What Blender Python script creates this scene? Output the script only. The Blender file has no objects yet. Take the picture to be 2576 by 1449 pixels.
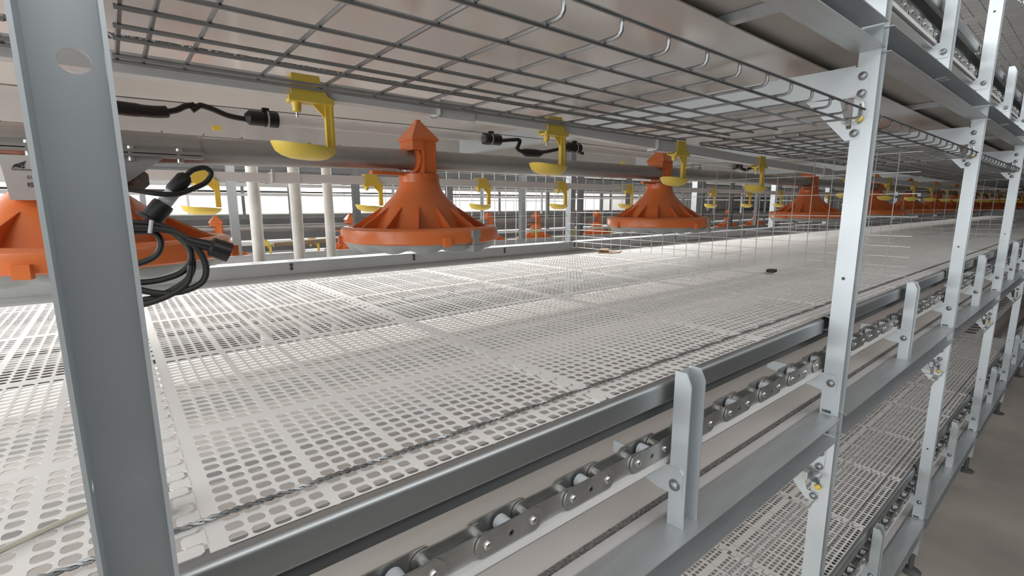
import bpy, math, random
from mathutils import Vector, Matrix
random.seed(7)
SC = bpy.context.scene
COL = SC.collection
PI = math.pi
R = math.radians

# ------------------------------------------------------------------ materials
def mat(name, col, rough=.5, metal=0., noise=0., nscale=12., bump=0., bscale=60., spec=.5, col2=None, stretch=None, coat=0.):
    m = bpy.data.materials.new(name)
    m.use_nodes = True
    nt = m.node_tree
    b = nt.nodes['Principled BSDF']
    b.inputs['Base Color'].default_value = (*col, 1)
    b.inputs['Roughness'].default_value = rough
    b.inputs['Metallic'].default_value = metal
    b.inputs['Specular IOR Level'].default_value = spec
    b.inputs['Coat Weight'].default_value = coat
    if noise or bump:
        tc = nt.nodes.new('ShaderNodeTexCoord')
        mp = nt.nodes.new('ShaderNodeMapping')
        if stretch: mp.inputs['Scale'].default_value = stretch
        nt.links.new(tc.outputs['Object'], mp.inputs['Vector'])
    if noise:
        n = nt.nodes.new('ShaderNodeTexNoise')
        n.inputs['Scale'].default_value = nscale
        n.inputs['Detail'].default_value = 4
        nt.links.new(mp.outputs[0], n.inputs['Vector'])
        r = nt.nodes.new('ShaderNodeValToRGB')
        c2 = col2 or tuple(max(0, c * (1 - noise)) for c in col)
        r.color_ramp.elements[0].position = .32
        r.color_ramp.elements[1].position = .68
        r.color_ramp.elements[0].color = (*c2, 1)
        r.color_ramp.elements[1].color = (*col, 1)
        nt.links.new(n.outputs['Fac'], r.inputs[0])
        nt.links.new(r.outputs[0], b.inputs['Base Color'])
    if bump:
        n2 = nt.nodes.new('ShaderNodeTexNoise')
        n2.inputs['Scale'].default_value = bscale
        nt.links.new(mp.outputs[0], n2.inputs['Vector'])
        bp = nt.nodes.new('ShaderNodeBump')
        bp.inputs['Strength'].default_value = bump
        bp.inputs['Distance'].default_value = .002
        nt.links.new(n2.outputs['Fac'], bp.inputs['Height'])
        nt.links.new(bp.outputs[0], b.inputs['Normal'])
    return m

M = dict(
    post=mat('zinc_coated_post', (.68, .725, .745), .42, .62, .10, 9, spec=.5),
    zincshade=mat('zinc_backlit_shade', (.42, .44, .45), .45, .7, .1, 9),  # post zinc darkened for the backlit rear side; shade is in the colour
    postdark=mat('zinc_post_near_shaded', (.36, .375, .38), .5, .3, .08, 7),  # near post's shade put into a darker copy of the zinc; unassigned
    galv=mat('galvanised_sheet', (.64, .66, .67), .42, .7, .16, 14, stretch=(.4, 3, 3)),
    rail=mat('galvanised_rail', (.50, .52, .525), .46, .95, .14, 10, stretch=(.3, 2, 2)),
    wire=mat('galvanised_wire', (.34, .345, .345), .38, .85, .15, 40),
    wirelight=mat('bright_wire', (.68, .68, .66), .35, .6),
    chain=mat('chain_steel', (.58, .58, .56), .40, .85, .25, 40),
    pin=mat('pin_steel', (.62, .62, .6), .25, .9),
    bolt=mat('bolt_steel', (.30, .31, .31), .4, .85),
    roller=mat('white_nylon', (.60, .64, .66), .4),
    slat=mat('white_slat_plastic', (.80, .78, .755), .55, 0, .05, 6, spec=.25),
    strip=mat('white_wear_strip', (.80, .79, .77), .6, 0, .05, 10, spec=.2),
    belt=mat('pale_belt', (.84, .79, .75), .16, 0, .06, 2.5, spec=.5),
    belttop=mat('shaded_belt_top', (.62, .58, .545), .8, 0, .08, 3, spec=.05),  # same belt, colour darkened so the slots read shaded; dull to avoid glints
    selv=mat('pale_belt_edge', (.62, .61, .60), .4, 0, .05, 8),
    rope=mat('dark_rope', (.20, .19, .175), .8, 0, .5, 160, stretch=(1, 1, 1)),
    pvc=mat('white_pvc', (.84, .835, .82), .3, 0, .03, 4),
    pole=mat('aged_white_pole', (.70, .69, .66), .4, 0, .25, 9, col2=(.5, .47, .42)),
    tube=mat('feed_tube_zinc', (.46, .455, .44), .42, .55, .22, 7, stretch=(1.5, 3, 3)),
    orange=mat('orange_plastic', (.80, .20, .05), .32, 0, .05, 5, coat=.15),
    redor=mat('red_orange_plastic', (.50, .075, .025), .38, 0, .05, 5),
    pan=mat('grey_pan_plastic', (.40, .42, .41), .45, 0, .04, 6),
    clip=mat('grey_clip_plastic', (.33, .34, .33), .5),
    yellow=mat('yellow_plastic', (.90, .66, .11), .36, 0, .04, 8),
    black=mat('black_rubber', (.012, .012, .012), .42, 0),
    blackm=mat('black_cable', (.016, .015, .014), .5, 0),
    tape=mat('white_tape', (.62, .62, .63), .45, 0, .12, 60),
    boxw=mat('white_box_plastic', (.70, .70, .69), .4),
    ink=mat('dark_print', (.05, .05, .05), .6),
    inkg=mat('grey_print', (.22, .22, .22), .6),
    brown=mat('brown_pipe', (.28, .20, .13), .6, 0, .35, 12, stretch=(.5, 4, 4)),
    card=mat('brown_scrap', (.38, .22, .12), .75, 0, .2, 30),
    straw=mat('straw', (.62, .57, .48), .6, 0, .2, 30),
    concrete=mat('grey_concrete', (.66, .595, .525), .75, 0, .35, 2.2, bump=.2, bscale=90),
    wall=mat('pale_wall_panel', (.62, .62, .61), .6, 0, .08, 1.5),
    shade=mat('dark_wall', (.09, .09, .09), .8, 0, .1, 2),
    dark=mat('dark_frame', (.17, .175, .175), .5, .4, .2, 5),
    hole=mat('dark_hole_plug', (.02, .02, .02), .7),
)
def emis(name, col, s):
    m = bpy.data.materials.new(name); m.use_nodes = True
    nt = m.node_tree; nt.nodes.clear()
    e = nt.nodes.new('ShaderNodeEmission'); o = nt.nodes.new('ShaderNodeOutputMaterial')
    e.inputs[0].default_value = (*col, 1); e.inputs[1].default_value = s
    nt.links.new(e.outputs[0], o.inputs[0]); return m
M['winlit'] = emis('daylit_window', (.96, .98, 1), .62)
M['winhot'] = emis('sunlit_window', (1, 1, 1), 7)
def glass():
    m = bpy.data.materials.new('clear_tube_plastic'); m.use_nodes = True
    nt = m.node_tree; b = nt.nodes['Principled BSDF']
    b.inputs['Base Color'].default_value = (.93, .95, .95, 1)
    b.inputs['Roughness'].default_value = .12
    b.inputs['Alpha'].default_value = .32
    return m
M['clear'] = glass()

# ------------------------------------------------------------------ mesh builder
class MB:
    def __init__(s): s.v = []; s.f = []; s.sm = []
    def add(s, vs, fs, smooth=False):
        o = len(s.v); s.v += [tuple(p) for p in vs]
        s.f += [tuple(i + o for i in f) for f in fs]; s.sm += [smooth] * len(fs)
        return s
    def box(s, x0, x1, y0, y1, z0, z1):
        vs = [(x, y, z) for z in (z0, z1) for y in (y0, y1) for x in (x0, x1)]
        return s.add(vs, [(0, 2, 3, 1), (4, 5, 7, 6), (0, 1, 5, 4), (2, 6, 7, 3), (0, 4, 6, 2), (1, 3, 7, 5)])
    def prism(s, poly, axis, a, b, smooth=False):
        # poly: list of (u,v); axis 'x': (y,z) extruded x ; 'y': (x,z) ; 'z': (x,y)
        def P(u, v, w): return (w, u, v) if axis == 'x' else (u, w, v) if axis == 'y' else (u, v, w)
        n = len(poly)
        vs = [P(u, v, a) for u, v in poly] + [P(u, v, b) for u, v in poly]
        ar = sum(poly[i][0] * poly[(i + 1) % n][1] - poly[(i + 1) % n][0] * poly[i][1] for i in range(n))
        flip = (ar > 0) ^ (axis == 'y') ^ (b < a)
        fs = [tuple(range(n)), tuple(range(2 * n - 1, n - 1, -1))] + [(i, i + n, (i + 1) % n + n, (i + 1) % n) for i in range(n)]
        if flip: fs = [f[::-1] for f in fs]
        return s.add(vs, fs, smooth)
    def tube(s, pts, r, n=8, cap=True, twist=0):
        pts = [Vector(p) for p in pts]
        rr = r if isinstance(r, (list, tuple)) else [r] * len(pts)
        vs = []; fs = []
        up = None
        for i, p in enumerate(pts):
            t = (pts[min(i + 1, len(pts) - 1)] - pts[max(i - 1, 0)]).normalized()
            if up is None:
                up = Vector((0, 0, 1)) if abs(t.z) < .9 else Vector((0, 1, 0))
            a = t.cross(up)
            if a.length < 1e-6: a = t.cross(Vector((1, 0, 0)))
            a.normalize(); b = a.cross(t).normalized(); up = b
            for k in range(n):
                w = 2 * PI * k / n + twist * i
                vs.append(p + (a * math.cos(w) + b * math.sin(w)) * rr[i])
        m = len(pts)
        for i in range(m - 1):
            for k in range(n):
                fs.append((i * n + k, i * n + (k + 1) % n, (i + 1) * n + (k + 1) % n, (i + 1) * n + k))
        fs = [f[::-1] for f in fs]
        s.add(vs, fs, True)
        if cap:
            s.add(vs[:n], [tuple(range(n))]); s.add(vs[-n:], [tuple(range(n - 1, -1, -1))])
        return s
    def lathe(s, prof, n=32, c=(0, 0, 0), axis='z', zf=None, close=False, sx=1, sy=1):
        vs = []; fs = []
        for r, z in prof:
            for k in range(n):
                w = 2 * PI * k / n
                zz = z + (zf(w, r, z) if zf else 0)
                p = (r * math.cos(w) * sx, r * math.sin(w) * sy, zz)
                if axis == 'x': p = (p[2], p[0], p[1])
                if axis == 'y': p = (p[0], -p[2], p[1])
                vs.append((p[0] + c[0], p[1] + c[1], p[2] + c[2]))
        m = len(prof)
        for i in range(m - 1 if not close else m):
            j = (i + 1) % m
            for k in range(n):
                fs.append((i * n + k, i * n + (k + 1) % n, j * n + (k + 1) % n, j * n + k))
        return s.add(vs, fs, True)
    def plate(s, o, u, v, nrm, t, u0, u1, v0, v1, holes=()):
        # plate with real holes; holes: (uc,vc,ru,rv,kind) sorted along v, kind 'o' ellipse or 'r' rounded rectangle
        o, u, v, nrm = Vector(o), Vector(u), Vector(v), Vector(nrm)
        def P(a, b, c): return o + u * a + v * b + nrm * c
        def solid(a, b):
            if b - a < 1e-6: return
            vs = [P(x, y, c) for c in (0, t) for y in (a, b) for x in (u0, u1)]
            s.add(vs, [(0, 2, 3, 1), (4, 5, 7, 6), (0, 1, 5, 4), (2, 6, 7, 3), (0, 4, 6, 2), (1, 3, 7, 5)])
        cur = v0
        for (uc, vc, ru, rv, *kd) in sorted(holes, key=lambda h: h[1]):
            a, b = vc - rv * 1.25, vc + rv * 1.25
            solid(cur, a); cur = b
            N = 24
            out = []; inn = []
            for k in range(N):
                w = 2 * PI * k / N; cx, sy = math.cos(w), math.sin(w)
                if kd and kd[0] == 'r':
                    e = .35; ix = math.copysign(abs(cx) ** e, cx); iy = math.copysign(abs(sy) ** e, sy)
                else: ix, iy = cx, sy
                inn.append((uc + ru * ix, vc + rv * iy))
                q = max(abs(cx), abs(sy)); px, py = cx / q, sy / q
                ou = u1 + (0) if px > .999 else u0 if px < -.999 else None
                out.append(((uc + (u1 - uc) * px) if px >= 0 else (uc + (uc - u0) * px), vc + (b - vc) * py))
            vs = [P(x, y, 0) for x, y in out] + [P(x, y, 0) for x, y in inn] + [P(x, y, t) for x, y in out] + [P(x, y, t) for x, y in inn]
            fs = []
            for k in range(N):
                j = (k + 1) % N
                fs += [(k, N + k, N + j, j), (2 * N + k, 2 * N + j, 3 * N + j, 3 * N + k), (N + k, 3 * N + k, 3 * N + j, N + j), (k, j, 2 * N + j, 2 * N + k)]
            s.add(vs, fs)
        solid(cur, v1)
        return s
    def mesh(s, name, m):
        me = bpy.data.meshes.new(name)
        me.from_pydata(s.v, [], s.f)
        me.polygons.foreach_set('use_smooth', s.sm)
        if any(s.sm): me.set_sharp_from_angle(angle=R(38))
        me.materials.append(M[m] if isinstance(m, str) else m)
        me.update(); return me

def obj(name, mb, m=None, parent=None, loc=None):
    me = mb.mesh(name, m) if isinstance(mb, MB) else mb
    o = bpy.data.objects.new(name, me); COL.objects.link(o)
    if parent: o.parent = parent
    if loc: o.location = loc
    return o
def tag(o, label, cat, group=None, kind=None):
    o['label'] = label; o['category'] = cat
    if group: o['group'] = group
    o['kind'] = kind or 'thing'
    return o
def thing(name, label, cat, loc=(0, 0, 0), group=None):
    o = bpy.data.objects.new(name, None); COL.objects.link(o); o.location = loc
    o.empty_display_size = .05
    return tag(o, label, cat, group)
def struct(name, mb, m, loc=None):
    o = obj(name, mb, m, None, loc); o['kind'] = 'structure'; return o
def dup(root, loc, label=None, group=None, cat=None):
    r = root.copy(); COL.objects.link(r); r.location = loc
    if label: r['label'] = label
    if group: r['group'] = group
    for ch in root.children:
        c = ch.copy(); COL.objects.link(c); c.parent = r
        for g in ch.children:
            d = g.copy(); COL.objects.link(d); d.parent = c
    return r
ORD = ['first', 'second', 'third', 'fourth', 'fifth', 'sixth', 'seventh', 'eighth', 'ninth', 'tenth', 'eleventh', 'twelfth', 'thirteenth', 'fourteenth', 'fifteenth', 'sixteenth', 'seventeenth', 'eighteenth', 'nineteenth', 'twentieth']
def arc(cx, cy, r, a0, a1, n=6): return [(cx + r * math.cos(R(a0 + (a1 - a0) * i / n)), cy + r * math.sin(R(a0 + (a1 - a0) * i / n))) for i in range(n + 1)]
def smooth(pts, n=8):
    pts = [Vector(p) for p in pts]; out = []
    for i in range(len(pts) - 1):
        p0, p1, p2, p3 = pts[max(i - 1, 0)], pts[i], pts[i + 1], pts[min(i + 2, len(pts) - 1)]
        for k in range(n):
            t = k / n
            out.append(.5 * ((2 * p1) + (p2 - p0) * t + (2 * p0 - 5 * p1 + 4 * p2 - p3) * t * t + (3 * p1 - p0 - 3 * p2 + p3) * t ** 3))
    return out + [pts[-1]]

# ------------------------------------------------------------------ layout (metres; x runs along the row, y into the cage, z up; the camera is the origin)
TH = .775                                            # tier pitch
PX = [-.026, 1.142, 2.323, 3.504, 4.685, 5.866]      # posts on the aisle
TIERS = {0: 'middle', -1: 'bottom', 1: 'upper'}
FLOOR = -1.46
ZS = -.238
XEND = 14.0
XSTART = -.46

# ------------------------------------------------------------------ room
struct('floor', MB().box(-8, 30, -3, 14, FLOOR - .1, FLOOR), 'concrete')
struct('ceiling', MB().box(-8, 30, -3, 14, 2.6, 2.7), 'wall')
struct('wall_back', MB().box(-8, 30, 12.0, 12.2, FLOOR, 2.6), 'wall')
struct('wall_far', MB().box(29, 29.2, -3, 14, FLOOR, 2.6), 'wall')
struct('wall_aisle', MB().box(-8, 30, -2.6, -2.5, FLOOR, 2.6), 'shade')

struct('light_block_wall', MB().box(-2, 30, -1.45, -1.3, FLOOR, .6), 'shade')  # unseen wall added to keep aisle-side light off the bottom tier
# windows of the far wall: a strip of daylit panes behind the rows
wk = 0
for k in range(9):
    x0 = -3.0 + k * 2.15
    if k == 8: continue
    wk += 1
    f = MB()
    zb, zt = -.12, .62
    for a, b, c, d in ((x0, x0 + 2.0, zb - .05, zb), (x0, x0 + 2.0, zt, zt + .05), (x0 - .05, x0, zb - .05, zt + .05), (x0 + 2.0, x0 + 2.05, zb - .05, zt + .05), (x0 + .98, x0 + 1.02, zb, zt)):
        f.box(a, b, 11.93, 11.99, c, d)
    w = struct('window_%d' % wk, f, 'pvc')
    obj('window_pane', MB().box(x0, x0 + 2.0, 11.96, 11.98, zb, zt), 'winhot' if k == 3 else 'winlit', w)

# ------------------------------------------------------------------ posts on the aisle
def post_bm(x, near=False):
    ch = MB()
    zt, zb = 2.3, -1.37
    holes = []; webholes = []
    for t in (-1, 0, 1, 2):
        dz = t * TH
        holes += [(.329 - .31, -.149 + dz, .0034, .0034), (.333 - .31, .173 + dz, .0036, .019, 'r'), (.0225, -.4375 + dz, .009, .0036, 'r'), (.0225, -.484 + dz, .009, .0036, 'r')]
        webholes += [(.020 - (.008 if not near else .008), .0725 + dz, .0068, .0062)]
    holes = [h for h in holes if zb + .03 < h[1] < zt - .03]
    webholes = [(.0195, h[1], h[2], h[3]) for h in webholes]
    ch.plate((x, .31, 0), (0, 1, 0), (0, 0, 1), (1, 0, 0), .002, 0, .035, zb, zt, holes)
    ch.plate((x + .0315, .31, 0), (0, 1, 0), (0, 0, 1), (1, 0, 0), .002, 0, .035, zb, zt, holes)
    ch.plate((x, .343, 0), (1, 0, 0), (0, 0, 1), (0, 1, 0), .002, .002, .0315, zb, zt, webholes)
    return ch
def bolt_bm(c, r=.0068, side=-1):
    b = MB()
    x, y, z = c
    b.lathe([(r * 1.25, 0), (r * 1.25, .0012), (r, .0013), (r * .95, .004), (r * .6, .0055), (.0002, .006)], 14, (0, 0, 0), 'x')
    b.v = [(x + side * p[0], y + p[1], z + p[2]) for p in b.v]
    if side < 0: b.f = [f[::-1] for f in b.f]
    return b
POSTLAB = ['dark near upright steel post with an oval hole, crossing the left of the view',
           'second upright post from the camera, tall bright zinc channel with a round hole',
           'third upright post along the aisle, just right of the tall bright one',
           'fourth upright post along the aisle, near the right edge',
           'fifth upright post along the aisle, far right',
           'sixth upright post, farthest at the right edge']
for i, x in enumerate(PX):
    t = thing('upright_post', POSTLAB[i], 'post', (0, 0, 0), 'upright posts along the aisle')
    obj('channel', post_bm(x, i == 0), 'post', t)
    for tier in (-1, 0, 1):
        dz = tier * TH
        # end plate of the cross beam, its bolts and the lower gusset
        g = MB().prism([(.346, .120 + dz), (.349, .145 + dz), (.385, .172 + dz), (.385, .203 + dz), (.3465, .203 + dz), (.3465, .19 + dz), (.336, .19 + dz), (.336, .258 + dz), (.35, .262 + dz), (.47, .266 + dz), (.47, .21 + dz), (.425, .21 + dz), (.38, .165 + dz), (.352, .118 + dz)][0:1] + [(.352, .146 + dz), (.395, .185 + dz), (.345, .2035 + dz), (.324, .2035 + dz), (.324, .258 + dz), (.345, .26 + dz), (.48, .265 + dz), (.48, .21 + dz), (.43, .208 + dz), (.372, .158 + dz), (.353, .128 + dz), (.333, .125 + dz), (.331, .143 + dz)][7:], 'x', x - .0018, x - .0002)
        g = MB().prism([(.324, .2035 + dz), (.324, .258 + dz), (.34, .26 + dz), (.49, .265 + dz), (.49, .209 + dz), (.43, .2085 + dz)], 'x', x - .0024, x - .0004)
        g.prism([(.43, .2085 + dz), (.37, .2085 + dz), (.352, .146 + dz), (.330, .146 + dz), (.330, .126 + dz), (.353, .124 + dz)], 'x', x - .0024, x - .0004)
        pl = obj('bracket_plate', g, 'post', t)
        for by, bz in ((.334, .242), (.333, .210), (.338, .137)):
            obj('bolt', bolt_bm((x - .0024, by, bz + dz)), 'bolt', t)
        # side strip that carries the chain
        s = MB().prism([(.318, -.392 + dz), (.318, -.357 + dz), (.322, -.354 + dz), (.46, -.354 + dz), (.46, -.372 + dz), (.345, -.392 + dz)], 'x', x - .0024, x - .0004)
        obj('bracket_strip', s, 'post', t)
        obj('bolt', bolt_bm((x - .0024, .329, -.373 + dz)), 'bolt', t)
    obj('foot', MB().lathe([(.0001, 0), (.034, 0), (.036, .006), (.03, .01), (.009, .014), (.009, .13), (.0001, .13)], 16, (x + .017, .328, FLOOR)), 'dark', t)

# ------------------------------------------------------------------ stub posts half way along each bay
def make_stub(dz=0):
    t = thing('stub_post', '', 'post', (0, 0, dz), 'short channel posts between the uprights')
    fl = [(.343, -.449), (.343, -.219), (.326, -.219), (.318, -.236), (.318, -.447)]
    ch = MB().prism(fl, 'x', 0, .002)
    ch.prism(fl, 'x', .034, .036)
    ch.box(.002, .034, .341, .343, -.449, -.222)
    obj('channel', ch, 'post', t)
    s = MB().prism([(.322, -.396), (.322, -.362), (.327, -.357), (.44, -.357), (.44, -.375), (.36, -.396)], 'x', -.0022, -.0002)
    obj('bracket_strip', s, 'post', t)
    obj('bolt', bolt_bm((-.0022, .333, -.381)), 'bolt', t)
    return t
stub0 = make_stub()
STUBX = [.563, 1.735, 2.915, 4.096, 5.277]
SW = ['between the near and second posts', 'between the second and third posts', 'between the third and fourth posts', 'between the fourth and fifth posts', 'beyond the fifth post']
first = True
for tier in (0, -1, 1):
    for i, x in enumerate(STUBX):
        if first: o = stub0; first = False; o.location = (x, 0, tier * TH)
        else: o = dup(stub0, (x, 0, tier * TH))
        o['label'] = 'short zinc channel post, %s tier, %s' % (TIERS[tier], SW[i])

# ------------------------------------------------------------------ slat floor rail, C beam per bay and tier
BAYS = [(XSTART - .034, PX[0])] + [(PX[i], PX[i + 1]) for i in range(5)] + [(PX[5], 7.05)]
BW = ['left of the near post', 'from the near to the second post', 'from the second to the third post', 'from the third to the fourth post', 'from the fourth to the fifth post', 'from the fifth to the sixth post', 'beyond the sixth post']
for tier in (0, -1, 1):
    dz = tier * TH
    for k, (a, b) in enumerate(BAYS):
        a += .034; b -= .001
        r = MB()
        prof = [(.3725, -.2398), (.3725, -.2382), (.3605, -.2384)] + arc(.3603, -.2446, .0062, 90, 178, 6) + [(.3541, -.2665)] + arc(.3575, -.2665, .0034, 180, 268, 3) + [(.366, -.2699), (.366, -.268), (.3575, -.268), (.356, -.2665), (.356, -.2446)] + arc(.3603, -.2446, .0043, 176, 92, 5)
        r.prism([(y, z + dz) for y, z in prof], 'x', a, b, True)
        tag(obj('edge_rail', r, 'rail'), 'steel edge rail of the %s slats, %s' % (TIERS[tier], BW[k]), 'rail', 'edge rails of the slat floors')
        c = MB()
        th = .0018
        c.prism([(.302, -.4435 + dz), (.353, -.4435 + dz), (.353, -.4895 + dz), (.302, -.4895 + dz), (.302, -.4877 + dz), (.3512, -.4877 + dz), (.3512, -.4453 + dz), (.302, -.4453 + dz)], 'x', a - .006 if k else a, b - .004)
        c2 = c
        bm_ = obj('channel_beam', c2, 'galv')
        tag(bm_, 'folded steel beam under the %s belt, %s' % (TIERS[tier], BW[k]), 'beam', 'folded steel beams along the aisle')

# ------------------------------------------------------------------ conveyor chain on its white strip
CP = .0615
CX0 = .1935
def plate_link(L, h, y0, y1, waist=0):
    pts = []
    for a in range(-90, 91, 18): pts.append((L / 2 + h / 2 * math.cos(R(a)), h / 2 * math.sin(R(a))))
    if waist: pts.append((L / 2 - h * .45, h / 2 * .98)); pts.append((-L / 2 + h * .45, h / 2 * .98))
    for a in range(90, 271, 18): pts.append((-L / 2 + h / 2 * math.cos(R(a)), h / 2 * math.sin(R(a))))
    return MB().prism(pts, 'y', y0, y1)
def chain(tier, xa, xb, lab):
    dz = tier * TH
    zc = -.3355 + dz
    t = thing('roller_chain', lab, 'chain', (0, 0, 0), 'conveyor chains')
    o1 = plate_link(CP, .027, .352, .3545)
    q = plate_link(CP, .027, .3755, .378); o1.add(q.v, q.f)
    for sx in (-1, 1): o1.tube([(sx * CP / 2, .3525, 0), (sx * CP / 2, .3775, 0)], .0062, 12)
    pinm = MB().lathe([(.0048, -.001), (.0048, .0012), (.0036, .0026), (.0001, .003)], 12, (0, .352, 0), 'y')
    i1 = plate_link(CP, .0235, .3555, .3578)
    q = plate_link(CP, .0235, .3722, .3745); i1.add(q.v, q.f)
    om = o1.mesh('outer_link', 'chain'); im = i1.mesh('inner_link', 'chain')
    pm = pinm.mesh('pin_head', 'pin')
    rl = MB().tube([(0, .3580, .0015), (0, .3720, .0015)], .0092, 18).mesh('roller', 'roller')
    hm = MB().lathe([(.0001, .0), (.0036, .0), (.0036, .0006), (.0026, .0006), (.0026, -.0004), (.0001, -.0004)], 12, (0, .352, 0), 'y').mesh('centre_rivet', 'bolt')
    n = int((xb - CX0) / CP); n0 = int(math.floor((xa - CX0) / CP))
    for k in range(n0, n):
        xc = CX0 + (k + .5) * CP
        if k % 2 == 1:
            l = obj('outer_link', om, None, t, (xc, 0, zc))
            for sx in (-1, 1): obj('pin_head', pm, None, l, (sx * CP / 2, 0, 0))
            obj('centre_rivet', hm, None, l)
            obj('roller', rl, None, l)
        else:
            obj('inner_link', im, None, t, (xc, 0, zc))
    return t
chain(0, .0, 4.9, 'steel roller chain on the white strip below the middle slat floor')
chain(-1, 1.1, 4.9, 'steel roller chain on the white strip of the bottom tier')
chain(1, 1.2, 4.9, 'steel roller chain overhead on the upper tier')
for tier in (0, -1, 1):
    dz = tier * TH
    t = thing('chain_track', 'white plastic track carrying the chain of the %s tier' % TIERS[tier], 'track', (0, 0, 0), 'chain tracks')
    obj('wear_strip', MB().box(XSTART, 8, .350, .384, -.3585 + dz, -.3495 + dz), 'strip', t)
    obj('carrier', MB().prism([(.356, -.3585 + dz), (.392, -.3585 + dz), (.392, -.372 + dz), (.39, -.372 + dz), (.39, -.3605 + dz), (.358, -.3605 + dz), (.358, -.3665 + dz), (.356, -.3665 + dz)], 'x', XSTART, 8), 'galv', t)
    # slat supports; the narrow dark strip stands in for shade under the rail
    for y0, w, h, lab, m_, zt in ((.379, .003, .05, 'shade strip drawn as a narrow', 'dark', -.250), (.535, .036, .012, 'first white', 'strip', -.262), (.742, .028, .012, 'second white', 'strip', -.262), (1.14, .036, .012, 'third white', 'strip', -.262), (1.45, .036, .012, 'fourth white', 'strip', -.262)):
        if m_ == 'dark' and tier == 1: pass
        tag(obj('support_runner', MB().box(XSTART, XEND, y0, y0 + w, zt - h + dz, zt + dz), m_), '%s support runner under the %s slat floor' % (lab, TIERS[tier]), 'runner', 'runners under the slat floors')

# ------------------------------------------------------------------ manure belts
def rope_bm(pts_fn, x0, x1, r, pitch, strands=3, step=.004):
    mb = MB()
    n = int((x1 - x0) / step)
    for s_ in range(strands):
        pts = []
        for i in range(n + 1):
            x = x0 + (x1 - x0) * i / n
            y, z = pts_fn(x)
            w = 2 * PI * (x / pitch) + 2 * PI * s_ / strands
            pts.append((x, y + r * .55 * math.cos(w), z + r * .55 * math.sin(w)))
        mb.tube(pts, r * .55, 5, False)
    return mb
for tier in (0, -1, 1):
    dz = tier * TH
    t = thing('manure_belt', 'pale plastic manure belt below the %s slat floor' % TIERS[tier], 'belt', (0, 0, 0), 'manure belts')
    obj('top_run', MB().box(XSTART, XEND, .3545, 1.66, -.4605 + dz, -.4575 + dz), 'belttop', t)
    obj('return_run', MB().box(XSTART, XEND, .446, 1.78, -.478 + dz, -.4755 + dz), 'belt', t)
    obj('edge_rope', rope_bm(lambda x: (.388, -.4545 + dz), -.2 if tier == 0 else 1.0, 4.5, .0042, .016, 3, .0035), 'rope', t)
    obj('belt_edge', MB().box(XSTART, XEND, .3545, .384, -.4575 + dz, -.4555 + dz), 'selv', t)
for tier in (0, 1):
    dz = tier * TH
    for k in range(6):
        x = .83 + 1.18 * k
        c = MB().prism([(x, -.4615 + dz), (x, -.4755 + dz + .0), (x + .02, -.4755 + dz), (x + .02, -.4615 + dz)], 'y', .364, 1.66)
        if tier == 1: tag(obj('cross_bearer', c, 'galv'), 'flat steel bearer under the upper belt, %s one along the row' % ORD[k], 'bearer', 'bearers under the belts')
# cross beams at the posts
for tier in (0, -1):
    dz = tier * TH
    for k, x in enumerate(PX):
        c = MB().prism([(x + .0, .2085 + dz), (x + .0, .264 + dz), (x + .03, .264 + dz), (x + .03, .262 + dz), (x + .002, .262 + dz), (x + .002, .2105 + dz), (x + .03, .2105 + dz), (x + .03, .2085 + dz)], 'y', .348, 1.74)
        tag(obj('cross_beam', c, 'post'), 'zinc cross beam under the %s belt at the %s upright post' % ('upper' if tier == 0 else 'middle', ORD[k]), 'beam', 'cross beams at the posts')

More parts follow.
